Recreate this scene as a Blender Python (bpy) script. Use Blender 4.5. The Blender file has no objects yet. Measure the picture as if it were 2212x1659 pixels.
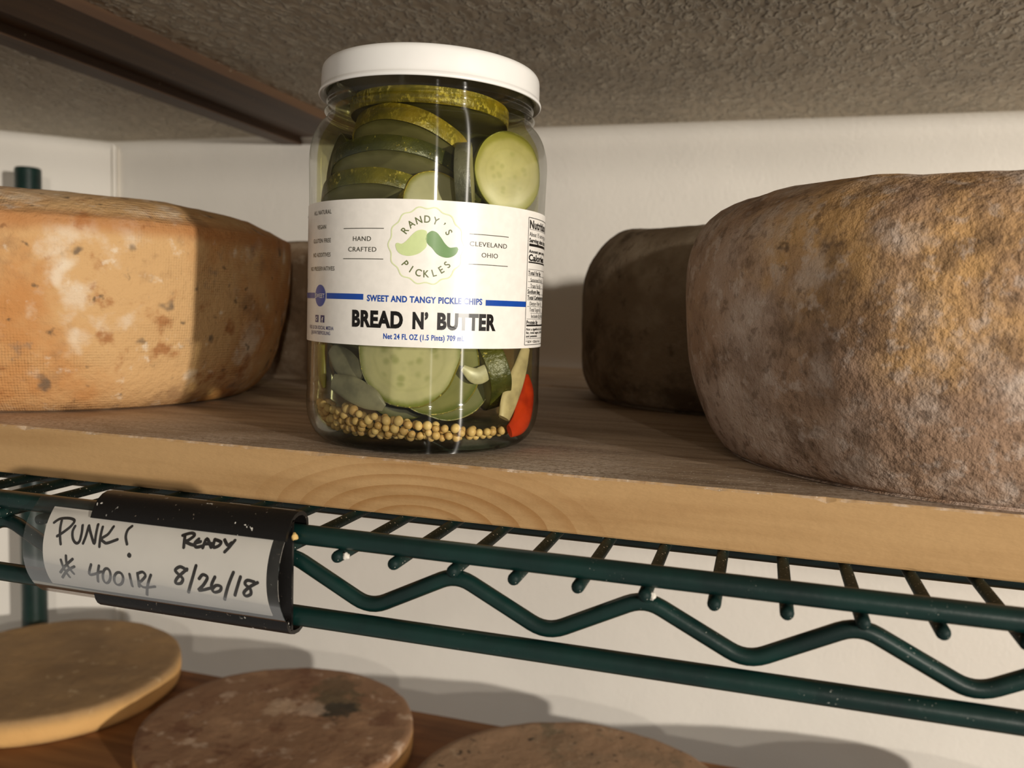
import bpy, math, random
from mathutils import Vector, Matrix, noise
random.seed(7)
C = bpy.context.scene.collection
PI = math.pi
# ------------------------------------------------------------------ helpers
class MB:
    """collects vertices and faces of one mesh"""
    def __init__(s): s.v, s.f, s.m, s.sm = [], [], [], []
    def add(s, vs, fs, mi=0, smooth=True):
        b = len(s.v); s.v += [tuple(x) for x in vs]
        for f in fs: s.f.append(tuple(b+i for i in f)); s.m.append(mi); s.sm.append(smooth)
    def box(s, x0, x1, y0, y1, z0, z1, mi=0):
        s.add([(x, y, z) for z in (z0, z1) for y in (y0, y1) for x in (x0, x1)],
              [(0,2,3,1), (4,5,7,6), (0,1,5,4), (2,6,7,3), (0,4,6,2), (1,3,7,5)], mi, False)
    def lathe(s, prof, seg=96, mi=0, fn=None):
        """prof: (r, z) from bottom to top; r == 0 closes with a point"""
        vs, rows = [], []
        for r, z in prof:
            if r < 1e-7: rows.append([len(vs)]); vs.append((0, 0, z))
            else:
                rows.append(list(range(len(vs), len(vs)+seg)))
                for k in range(seg):
                    t = 2*PI*k/seg; vs.append((r*math.cos(t), r*math.sin(t), z))
        if fn: vs = [fn(Vector(v)) for v in vs]
        fs = []
        for a, b in zip(rows, rows[1:]):
            for k in range(seg):
                l = (k+1) % seg
                if len(a) == 1 and len(b) == 1: continue
                if len(a) == 1: fs.append((a[0], b[l], b[k]))
                elif len(b) == 1: fs.append((a[k], a[l], b[0]))
                else: fs.append((a[k], a[l], b[l], b[k]))
        s.add(vs, fs, mi)
    def tube(s, pts, r, seg=12, mi=0, caps=True, flat=None):
        """round tube along pts; r number or list; flat=(normal, ratio list) gives an oval section"""
        pts = [Vector(p) for p in pts]; n = len(pts); rs = r if isinstance(r, (list, tuple)) else [r]*n
        up = Vector((0, 0, 1)) if abs((pts[-1]-pts[0]).normalized().z) < .9 else Vector((0, 1, 0))
        if flat: up = Vector(flat[0])
        vs, fs = [], []
        for i, p in enumerate(pts):
            t = (pts[min(i+1, n-1)]-pts[max(i-1, 0)]).normalized()
            a = up.cross(t)
            a = a.normalized() if a.length > 1e-6 else Vector((1, 0, 0)); b = t.cross(a).normalized()
            q = flat[1] if flat else None
            for k in range(seg):
                w = 2*PI*k/seg
                vs.append(p + a*rs[i]*math.cos(w) + b*(q if q else rs[i])*math.sin(w)*(min(1, rs[i]/max(rs)*1.4) if q else 1))
        for i in range(n-1):
            for k in range(seg):
                l = (k+1) % seg; fs.append((i*seg+k, i*seg+l, (i+1)*seg+l, (i+1)*seg+k))
        if caps: fs.append(tuple(range(seg-1, -1, -1))); fs.append(tuple((n-1)*seg+k for k in range(seg)))
        s.add(vs, fs, mi)
    def build(s, name, mats, parent=None, smooth=None, auto=None):
        me = bpy.data.meshes.new(name); me.from_pydata(s.v, [], s.f)
        for m in (mats if isinstance(mats, (list, tuple)) else [mats]): me.materials.append(m)
        me.polygons.foreach_set('material_index', s.m)
        me.polygons.foreach_set('use_smooth', s.sm if smooth is None else [smooth]*len(s.f))
        me.update()
        if auto is not None: me.set_sharp_from_angle(angle=auto)
        o = bpy.data.objects.new(name, me); C.objects.link(o)
        if parent is not None: adopt(o, parent)
        return o
ROOT = {}
def adopt(o, parent):
    """parent o, whose mesh is written in world space (or in the frame of a parent at the origin)"""
    o.parent = parent
    t = ROOT.get(parent.name)
    o.matrix_parent_inverse = t.inverted() if t is not None else Matrix()
def tag(o, label, cat, group=None):
    o['label'] = label; o['category'] = cat
    if group: o['group'] = group
    return o
def thing(name, label, cat, loc=(0, 0, 0), group=None):
    o = bpy.data.objects.new(name, None); o.empty_display_size = .02; C.objects.link(o); o.location = loc
    ROOT[o.name] = Matrix.Translation(loc)
    return tag(o, label, cat, group)
def struct(o): o['kind'] = 'structure'; return o

def srgb(h):
    if isinstance(h, str): c = [int(h[i:i+2], 16)/255 for i in (0, 2, 4)]
    else: c = [x/255 for x in h]
    return tuple((x/12.92 if x <= .04045 else ((x+.055)/1.055)**2.4) for x in c) + (1,)
class Mat:
    def __init__(s, name):
        s.m = bpy.data.materials.new(name); s.m.use_nodes = True; s.t = s.m.node_tree; s.t.nodes.clear()
        s.out = s.n('ShaderNodeOutputMaterial')
    def n(s, typ, **kw):
        x = s.t.nodes.new(typ)
        for k, v in kw.items(): setattr(x, k, v)
        return x
    def put(s, sock, v):
        if isinstance(v, bpy.types.NodeSocket): s.t.links.new(v, sock)
        elif v is not None: sock.default_value = v
    def coord(s, kind='Object', off=(0, 0, 0), scale=(1, 1, 1)):
        if not hasattr(s, 'tc'): s.tc = s.n('ShaderNodeTexCoord')
        mp = s.n('ShaderNodeMapping'); s.put(mp.inputs['Vector'], s.tc.outputs[kind])
        mp.inputs['Location'].default_value = off; mp.inputs['Scale'].default_value = scale
        return mp.outputs[0]
    def noise(s, scale, vec=None, detail=4, rough=.55, dist=0):
        x = s.n('ShaderNodeTexNoise'); s.put(x.inputs['Vector'], vec or s.coord())
        x.inputs['Scale'].default_value = scale; x.inputs['Detail'].default_value = detail
        x.inputs['Roughness'].default_value = rough; x.inputs['Distortion'].default_value = dist
        return x.outputs[0]
    def voro(s, scale, vec=None, feature='F1', rnd=1.0):
        x = s.n('ShaderNodeTexVoronoi', feature=feature); s.put(x.inputs['Vector'], vec or s.coord())
        x.inputs['Scale'].default_value = scale; x.inputs['Randomness'].default_value = rnd
        return x.outputs[0]
    def ramp(s, v, lo, hi, a=0., b=1., smooth=True):
        x = s.n('ShaderNodeMapRange', interpolation_type='SMOOTHSTEP' if smooth else 'LINEAR')
        s.put(x.inputs[0], v)
        for i, q in zip((1, 2, 3, 4), (lo, hi, a, b)): x.inputs[i].default_value = q
        return x.outputs[0]
    def math(s, op, a, b=None, c=None):
        x = s.n('ShaderNodeMath', operation=op); s.put(x.inputs[0], a); s.put(x.inputs[1], b)
        if c is not None: s.put(x.inputs[2], c)
        return x.outputs[0]
    def mix(s, f, a, b, mode='MIX'):
        x = s.n('ShaderNodeMix', data_type='RGBA', blend_type=mode)
        s.put(x.inputs[0], f); s.put(x.inputs[6], a); s.put(x.inputs[7], b); return x.outputs[2]
    def bump(s, h, dist, strength=1., nrm=None):
        x = s.n('ShaderNodeBump'); s.put(x.inputs['Height'], h); x.inputs['Distance'].default_value = dist
        x.inputs['Strength'].default_value = strength; s.put(x.inputs['Normal'], nrm); return x.outputs[0]
    def xyz(s, kind='Object', src=None):
        x = s.n('ShaderNodeSeparateXYZ'); s.put(x.inputs[0], src or s.coord(kind)); return x.outputs
    def surf(s, col, rough=.6, nrm=None, spec=.5, metal=0, coat=0, coat_r=.1, sss=0, sheen=0):
        x = s.n('ShaderNodeBsdfPrincipled'); i = x.inputs
        s.put(i['Base Color'], col); s.put(i['Roughness'], rough); s.put(i['Normal'], nrm)
        i['Specular IOR Level'].default_value = spec; i['Metallic'].default_value = metal
        i['Coat Weight'].default_value = coat; i['Coat Roughness'].default_value = coat_r
        s.t.links.new(x.outputs[0], s.out.inputs[0]); return s.m

def plain(name, col, rough=.5, spec=.5, coat=0, var=.06, vs=60, bump=0, bs=300):
    m = Mat(name); a = srgb(col)
    b = tuple(x*(1-var*3) for x in a[:3])+(1,)
    c = m.mix(m.ramp(m.noise(vs), .35, .7), a, b)
    return m.surf(c, rough, m.bump(m.noise(bs), bump) if bump else None, spec, coat=coat)

def rind(name, base, layers, rough=.85, bumps=((260, .0006),), cloth=0, seed=0, zband=None, spec=.25, spots=()):
    """mouldy cheese rind: layers of (colour, scale, lo, hi, opacity[, 'v'oronoi spots])"""
    m = Mat(name); col = srgb(base); k = 0
    for L in layers:
        c, sc, lo, hi, op = L[:5]; k += 1
        vec = m.coord(off=(seed*3.1+k*1.7, k*2.3-seed, seed+k*.9))
        if len(L) > 5 and L[5] == 'v':
            warp = m.n('ShaderNodeVectorMath', operation='ADD'); nz = m.n('ShaderNodeTexNoise')
            m.put(nz.inputs['Vector'], vec); nz.inputs['Scale'].default_value = sc*1.7; nz.inputs['Detail'].default_value = 3
            sub = m.n('ShaderNodeVectorMath', operation='MULTIPLY_ADD'); m.put(sub.inputs[0], nz.outputs[1])
            sub.inputs[1].default_value = (.9/sc,)*3; sub.inputs[2].default_value = (-.45/sc,)*3
            m.put(warp.inputs[0], vec); m.put(warp.inputs[1], sub.outputs[0])
            f = m.ramp(m.voro(sc, warp.outputs[0]), hi, lo)
        else:
            f = m.ramp(m.noise(sc, vec, 5, .6, L[6] if len(L) > 6 else 0), lo, hi)
        if op < 1: f = m.math('MULTIPLY', f, op)
        col = m.mix(f, col, srgb(c))
    if zband:
        z = m.xyz()[2]; zc, w, c, op = zband
        z2 = m.math('ADD', z, m.ramp(m.noise(25), 0, 1, -.003, .003))
        d = m.math('ABSOLUTE', m.math('SUBTRACT', z2, zc)); f = m.math('MULTIPLY', m.ramp(d, w, w*.1), op)
        col = m.mix(f, col, srgb(c))
    for px, py, pr, c, op in spots:                # single stains at a place on the top face
        x, y, z = m.xyz(); wv = m.ramp(m.noise(60, m.coord(off=(px, 1, 2)), 4, .65), .3, .7, -.7, .7, False)
        ax, ay = m.math('SUBTRACT', x, px), m.math('SUBTRACT', y, py)
        d = m.math('DIVIDE', m.math('SQRT', m.math('ADD', m.math('MULTIPLY', ax, ax), m.math('MULTIPLY', ay, ay))), pr)
        col = m.mix(m.math('MULTIPLY', m.ramp(m.math('ADD', d, wv), 1.15, .6), op), col, srgb(c))
    nrm = None
    for sc, dd in bumps:
        nrm = m.bump(m.noise(sc, m.coord(off=(sc*.01, seed, 1)), 4, .65), dd, 1., nrm)
    if cloth:
        x, y, z = m.xyz(); a = m.math('ARCTAN2', y, x)
        w1 = m.math('SINE', m.math('MULTIPLY', a, 640.)); w2 = m.math('SINE', m.math('MULTIPLY', z, 5200.))
        h = m.math('MULTIPLY', m.math('ADD', w1, w2), m.ramp(m.noise(14, m.coord(off=(5, seed, 2))), .4, .6))
        nrm = m.bump(h, cloth, 1., nrm)
        col = m.mix(m.math('MULTIPLY', m.ramp(h, .2, 1.6), .10), col, srgb('6a4a30'))
    return m.surf(col, rough, nrm, spec)

# ------------------------------------------------------------------ materials
def mk_wall(name, col, s1, d1):
    m = Mat(name); a = srgb(col); b = tuple(x*.93 for x in a[:3])+(1,)
    c = m.mix(m.ramp(m.noise(5), .35, .65), a, b)
    n = m.bump(m.noise(s1, None, 3, .6), d1); n = m.bump(m.noise(18, None, 2), .0015, .6, n)
    return m.surf(c, .62, n, .35)
M_wall = mk_wall('white_wall_panel', (236, 231, 222), 260, .0004)
def mk_ceiling():
    m = Mat('stucco_ceiling'); a, b = srgb((212, 200, 178)), srgb((186, 172, 150))
    warp = m.coord(off=(0, 0, 0), scale=(1, .55, 1))
    h = m.math('ADD', m.ramp(m.noise(190, warp, 2, .5, .6), .46, .70), m.math('MULTIPLY', m.noise(60, warp, 2), .5))
    c = m.mix(m.ramp(h, .2, .9), b, a)
    c = m.mix(m.math('MULTIPLY', m.ramp(m.noise(7, None, 4), .45, .7), .35), c, srgb((120, 108, 90)))
    return m.surf(c, .55, m.bump(h, .0042), .4)
M_ceil = mk_ceiling()
def mk_pine():
    """pine plank: pale sawn faces with arching grain; the upper face weathered grey and dusted with mould"""
    m = Mat('pine_board'); x, y, z = m.xyz()
    # growth rings round a pith that runs along y below the front edge
    dx = m.math('MULTIPLY', m.math('SUBTRACT', x, .018), .38); dz = m.math('MULTIPLY', m.math('ADD', z, .0215), 1.0)
    r = m.math('SQRT', m.math('ADD', m.math('MULTIPLY', dx, dx), m.math('MULTIPLY', dz, dz)))
    r = m.math('ADD', r, m.ramp(m.noise(16, m.coord(scale=(.35, .4, 1)), 3), 0, 1, -.0035, .0035, False))
    ph = m.math('FRACT', m.math('MULTIPLY', r, 280.))
    ring = m.ramp(ph, .35, .98)
    ring = m.math('MULTIPLY', ring, m.ramp(ph, 1.0, .985))
    near = m.ramp(m.math('ABSOLUTE', m.math('SUBTRACT', r, .012)), .017, .003)
    near = m.math('MULTIPLY', near, m.ramp(m.noise(22, m.coord(off=(3, 1, 2), scale=(.5, .5, 1)), 2), .25, .6))
    streak = m.noise(90, m.coord(scale=(.05, .4, 1)), 4, .6)
    c = m.mix(m.ramp(streak, .35, .75), srgb((184, 148, 102)), srgb((163, 127, 83)))
    c = m.mix(m.math('MULTIPLY', m.math('MULTIPLY', ring, near), .75), c, srgb((146, 102, 54)))
    c = m.mix(m.math('MULTIPLY', m.ramp(m.noise(9, m.coord(off=(2, 0, 0), scale=(.5, 1, 2.2)), 5, .6), .52, .68), .45), c, srgb((140, 98, 54)))
    # top face
    g = m.n('ShaderNodeNewGeometry'); nz = m.xyz(src=g.outputs['Normal'])[2]
    t1 = m.noise(140, m.coord(off=(1, 0, 0), scale=(.07, .6, 1)), 5, .65)
    tc = m.mix(m.ramp(t1, .35, .68), srgb((184, 160, 134)), srgb((138, 115, 92)))
    dust = m.math('MULTIPLY', m.ramp(m.noise(11, m.coord(off=(4, 2, 0)), 4), .40, .62), m.ramp(m.noise(520, m.coord(off=(0, 0, 7)), 3, .7), .30, .60))
    edge = m.ramp(y, -.0478, .015, 1., .25)  # dust thickest at the front, also standing in for the light there
    tc = m.mix(m.math('MULTIPLY', dust, m.math('MULTIPLY', edge, .95)), tc, srgb((226, 208, 190)))
    tc = m.mix(m.math('MULTIPLY', m.ramp(m.noise(900, m.coord(off=(9, 0, 7)), 2, .5), 0.62, .69), edge), tc, srgb((232, 220, 205)))
    up = m.ramp(m.math('ADD', nz, m.ramp(m.noise(150), 0, 1, -.18, .18)), .5, .75)
    # worn, ragged upper arris
    rag = m.math('MULTIPLY', m.ramp(m.math('ADD', z, m.ramp(m.noise(120, m.coord(scale=(1, 0, .4)), 4, .7), .3, .8, -.0035, .0012)), -.0016, .0004), m.ramp(m.noise(14, m.coord(off=(8, 0, 0))), .35, .6))
    c = m.mix(m.math('MULTIPLY', rag, .8), c, srgb((138, 100, 62)))
    c = m.mix(up, c, tc)
    rough = m.noise(400, m.coord(scale=(.2, 1, 1)), 4, .7)
    n = m.bump(rough, .00035); n = m.bump(m.ramp(m.noise(240, m.coord(scale=(.6, 1, .7)), 3, .6), .62, .75), .0005, m.ramp(m.noise(10, m.coord(off=(1, 0, 3))), .5, .62), n) if False else m.bump(m.noise(240, m.coord(scale=(.6, 1, .7)), 3, .6), .0004, .5, n)
    return m.surf(c, .78, n, .3)
M_pine = mk_pine()
def mk_pine_low():
    m = Mat('brown_pine_board')
    s = m.noise(90, m.coord(scale=(.06, .6, 1)), 4, .6)
    c = m.mix(m.ramp(s, .3, .75), srgb((150, 104, 62)), srgb((104, 66, 36)))
    return m.surf(c, .7, m.bump(s, .0004), .3)
M_pine_low = mk_pine_low()
def mk_beam():
    m = Mat('brown_beam_wood')
    s = m.noise(50, m.coord(scale=(1, .06, 1)), 4, .6)
    c = m.mix(m.ramp(s, .3, .75), srgb((98, 72, 50)), srgb((64, 46, 35)))
    c = m.mix(m.ramp(m.voro(90), .05, .03), c, srgb((205, 190, 160)))
    return m.surf(c, .55, m.bump(s, .0003), .35)
M_beam = mk_beam()
def mk_green():
    m = Mat('green_epoxy_wire')
    a, b = srgb((10, 44, 39)), srgb((7, 31, 29))
    c = m.mix(m.ramp(m.noise(40), .35, .7), a, b)
    sp = m.math('MULTIPLY', m.ramp(m.noise(1500, m.coord(off=(2, 2, 2)), 2, .5), .70, .76), m.ramp(m.noise(45, m.coord(off=(6, 1, 2))), .5, .66))
    c = m.mix(sp, c, srgb((190, 190, 180)))
    return m.surf(c, .36, m.bump(m.noise(220), .00012), .5)
M_green = mk_green()
def mk_green_dirty():
    m = Mat('green_epoxy_wire_soiled')
    a, b = srgb((10, 41, 37)), srgb((7, 29, 27))
    c = m.mix(m.ramp(m.noise(60), .35, .7), a, b)
    c = m.mix(m.ramp(m.noise(420, m.coord(off=(3, 2, 2)), 4, .7), .64, .76), c, srgb((90, 84, 74)))
    c = m.mix(m.ramp(m.noise(900, m.coord(off=(1, 5, 2)), 2, .6), .67, .72), c, srgb((215, 208, 195)))
    return m.surf(c, .6, m.bump(m.noise(500), .0002), .25)
M_green_d = mk_green_dirty()
M_tip = plain('wire_tip_scuffed', (44, 50, 44), .6, .4, var=.15, vs=400)
def mk_glass():
    """thin clear jar glass: clear straight through, mirror-like towards grazing, highlights drawn out lengthwise"""
    m = Mat('jar_glass')
    tr = m.n('ShaderNodeBsdfTransparent')
    lw = m.n('ShaderNodeLayerWeight'); lw.inputs[0].default_value = .35
    body = m.mix(m.ramp(lw.outputs['Facing'], .7, 1.), (.97, .98, .95, 1), (.50, .54, .42, 1))
    z = m.xyz()[2]
    m.put(tr.inputs[0], m.mix(m.ramp(z, .0055, .0030), body, (.16, .20, .16, 1)))
    g1 = m.n('ShaderNodeBsdfAnisotropic'); g1.inputs['Roughness'].default_value = .045
    g2 = m.n('ShaderNodeBsdfAnisotropic'); g2.inputs['Roughness'].default_value = .24; g2.inputs['Anisotropy'].default_value = .86
    tg = m.n('ShaderNodeTangent', direction_type='RADIAL', axis='Z'); m.put(g2.inputs['Tangent'], tg.outputs[0]); g2.inputs['Rotation'].default_value = 0.0
    gm = m.n('ShaderNodeMixShader'); gm.inputs[0].default_value = .35
    m.t.links.new(g1.outputs[0], gm.inputs[1]); m.t.links.new(g2.outputs[0], gm.inputs[2])
    fr = m.n('ShaderNodeFresnel'); fr.inputs['IOR'].default_value = 1.5
    mx = m.n('ShaderNodeMixShader'); m.put(mx.inputs[0], m.math('MINIMUM', fr.outputs[0], .6))
    m.t.links.new(tr.outputs[0], mx.inputs[1]); m.t.links.new(gm.outputs[0], mx.inputs[2]); m.t.links.new(mx.outputs[0], m.out.inputs[0])
    return m.m
M_glass = mk_glass()
def mk_inner():
    m = Mat('jar_glass_inside'); tr = m.n('ShaderNodeBsdfTransparent')
    m.put(tr.inputs[0], m.mix(m.ramp(m.xyz()[2], 0, .1), (.98, .985, .97, 1), (.985, .985, .97, 1)))
    m.t.links.new(tr.outputs[0], m.out.inputs[0]); return m.m
M_inner = mk_inner()
def mk_clear(name, tint, gloss_r, haze, hazecol):
    m = Mat(name); tr = m.n('ShaderNodeBsdfTransparent'); m.put(tr.inputs[0], tint)
    g = m.n('ShaderNodeBsdfAnisotropic'); g.inputs['Roughness'].default_value = gloss_r
    d = m.n('ShaderNodeBsdfDiffuse'); m.put(d.inputs[0], hazecol)
    m1 = m.n('ShaderNodeMixShader'); m.put(m1.inputs[0], m.ramp(m.noise(120, None, 4, .6), .3, .75, haze*.6, haze*1.3) if haze else 0.)
    m.t.links.new(tr.outputs[0], m1.inputs[1]); m.t.links.new(d.outputs[0], m1.inputs[2])
    fr = m.n('ShaderNodeFresnel'); fr.inputs['IOR'].default_value = 1.27
    mx = m.n('ShaderNodeMixShader'); m.put(mx.inputs[0], m.math('MINIMUM', fr.outputs[0], .5))
    m.t.links.new(m1.outputs[0], mx.inputs[1]); m.t.links.new(g.outputs[0], mx.inputs[2]); m.t.links.new(mx.outputs[0], m.out.inputs[0])
    return m.m
def mk_brine():
    m = Mat('pickle_brine'); tr = m.n('ShaderNodeBsdfTransparent')
    z = m.xyz()[2]
    m.put(tr.inputs[0], m.mix(m.ramp(z, .095, .127), (.985, .98, .89, 1), (.88, .86, .58, 1)))
    m.t.links.new(tr.outputs[0], m.out.inputs[0]); return m.m
M_brine = mk_brine()
M_cover = mk_clear('clear_plastic_sleeve', (.985, .985, .98, 1), .07, .02, srgb((200, 200, 192)))
def mk_lid():
    m = Mat('white_lid_enamel')
    return m.surf(m.mix(m.ramp(m.noise(30), .3, .7), srgb((240, 238, 234)), srgb((232, 230, 226))), .32, None, .5, coat=.3, coat_r=.15)
M_lid = mk_lid()
def ink(name, col, rough=.3):
    m = Mat(name); a = srgb(col)
    x = m.n('ShaderNodeBsdfPrincipled'); m.put(x.inputs['Base Color'], m.mix(m.ramp(m.noise(300), .3, .7), a, tuple(q*.94 for q in a[:3])+(1,)))
    x.inputs['Roughness'].default_value = rough; x.inputs['Specular IOR Level'].default_value = .35
    g = m.n('ShaderNodeBsdfAnisotropic'); g.inputs['Roughness'].default_value = .27; g.inputs['Anisotropy'].default_value = .8
    tg = m.n('ShaderNodeTangent', direction_type='RADIAL', axis='Z'); m.put(g.inputs['Tangent'], tg.outputs[0])
    mx = m.n('ShaderNodeMixShader'); mx.inputs[0].default_value = .005
    m.t.links.new(x.outputs[0], mx.inputs[1]); m.t.links.new(g.outputs[0], mx.inputs[2]); m.t.links.new(mx.outputs[0], m.out.inputs[0])
    return m.m
M_paper = ink('label_white', (243, 238, 230))
M_ink = [ink('print_black', (20, 16, 14)), ink('print_blue', (26, 74, 165)), ink('print_grey', (74, 72, 60)),
         ink('print_olive', (104, 112, 70)), ink('print_pale_green', (205, 219, 158)), ink('print_green', (104, 143, 82)),
         ink('print_line_green', (216, 224, 178)), M_paper, ink('print_navy', (30, 42, 110))]
M_card = plain('white_card', (240, 234, 226), .6, .3, var=.015, vs=90)
M_marker = plain('brown_black_marker', (24, 12, 10), .6, .2, var=.05)
def mk_black():
    m = Mat('black_holder_plastic')
    c = m.mix(m.ramp(m.noise(700, None, 4, .7), .66, .72), srgb((15, 13, 12)), srgb((120, 108, 95)))
    w = m.math('MULTIPLY', m.ramp(m.noise(380, m.coord(off=(3, 3, 3)), 2), .68, .72), m.ramp(m.noise(40, m.coord(off=(1, 3, 3))), .5, .6))
    c = m.mix(w, c, srgb((230, 225, 215)))
    return m.surf(c, .42, m.bump(m.noise(300), .0001), .4)
M_black = mk_black()
def mk_flesh(name, col, rim, seedcol, R, seeds=True):
    m = Mat(name); x, y, z = m.xyz()
    r = m.math('SQRT', m.math('ADD', m.math('MULTIPLY', x, x), m.math('MULTIPLY', y, y)))
    rr = m.math('ADD', m.math('DIVIDE', r, R), m.ramp(m.noise(160), 0, 1, -.05, .05))
    c = m.mix(m.ramp(m.noise(130, None, 3), .35, .7), srgb(col), tuple(q*.88 for q in srgb(col)[:3])+(1,))
    if seeds:
        an = m.math('ARCTAN2', y, x)
        core = m.math('MULTIPLY', m.ramp(rr, .68, .55), m.ramp(rr, .08, .22))
        cell = m.ramp(m.voro(1/(R*.24), m.coord(scale=(1, 1, .01), off=(R*3, R*7, 0))), .50, .12)
        c = m.mix(m.math('MULTIPLY', m.math('MULTIPLY', core, cell), .62), c, srgb(seedcol))
        c = m.mix(m.math('MULTIPLY', m.ramp(m.math('ABSOLUTE', m.math('SUBTRACT', rr, .68)), .06, .0), .12), c, srgb(rim))
    c = m.mix(m.ramp(rr, .84, 1.0), c, srgb(rim))
    x = m.n('ShaderNodeBsdfPrincipled'); m.put(x.inputs['Base Color'], c); x.inputs['Roughness'].default_value = .35
    tl = m.n('ShaderNodeBsdfTranslucent'); m.put(tl.inputs[0], c)
    mx = m.n('ShaderNodeMixShader'); mx.inputs[0].default_value = .46
    m.t.links.new(x.outputs[0], mx.inputs[1]); m.t.links.new(tl.outputs[0], mx.inputs[2]); m.t.links.new(mx.outputs[0], m.out.inputs[0])
    return m.m
def mk_skin(name, dark, light, speck=.62):
    m = Mat(name)
    c = m.mix(m.ramp(m.noise(70, None, 3), .35, .65), srgb(dark), srgb(light))
    v = m.ramp(m.noise(850, m.coord(scale=(1, 1, .6)), 3, .6), speck, speck+.1)
    patch = m.ramp(m.noise(95, m.coord(off=(1, 2, 3)), 2), .42, .6)
    c = m.mix(m.math('MULTIPLY', v, patch), c, srgb((196, 178, 84)))
    return m.surf(c, .35, m.bump(m.noise(500), .0004), .5)
M_skin_dark = mk_skin('pickle_skin_dark', (52, 56, 22), (84, 84, 30))
M_skin_mid = mk_skin('pickle_skin_olive', (84, 84, 26), (128, 118, 38), .56)
M_skin_gold = mk_skin('pickle_skin_golden', (104, 96, 26), (158, 136, 42), .5)
M_skin_pale = mk_skin('pickle_skin_pale', (118, 122, 44), (160, 158, 74), .7)
M_skin_grey = mk_skin('pickle_skin_grey', (70, 70, 60), (104, 102, 88), .8)
M_onion = plain('pickled_onion', (186, 180, 146), .35, .5, var=.1, vs=200)
M_onion_g = plain('pickled_onion_grey', (156, 150, 128), .35, .5, var=.12, vs=150)
M_onion_y = plain('pickled_rind_yellow', (150, 148, 62), .35, .5, var=.12, vs=150)
M_strip = plain('pale_pepper_flesh', (196, 178, 138), .4, .5, var=.12, vs=160)
def mk_red():
    m = Mat('red_pepper_skin'); s = m.noise(90)
    return m.surf(m.mix(m.ramp(s, .35, .7), srgb((196, 58, 22)), srgb((136, 30, 14))), .25, None, .5)
M_red = mk_red()
def mk_seed():
    m = Mat('mustard_seed'); oi = m.n('ShaderNodeObjectInfo')
    c = m.mix(oi.outputs['Random'], srgb((230, 196, 136)), srgb((196, 154, 98)))
    c = m.mix(m.math('MULTIPLY', m.ramp(m.noise(1400), .55, .75), .5), c, srgb((236, 214, 160)))
    return m.surf(c, .45, None, .4)
M_seed = mk_seed()
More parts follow.
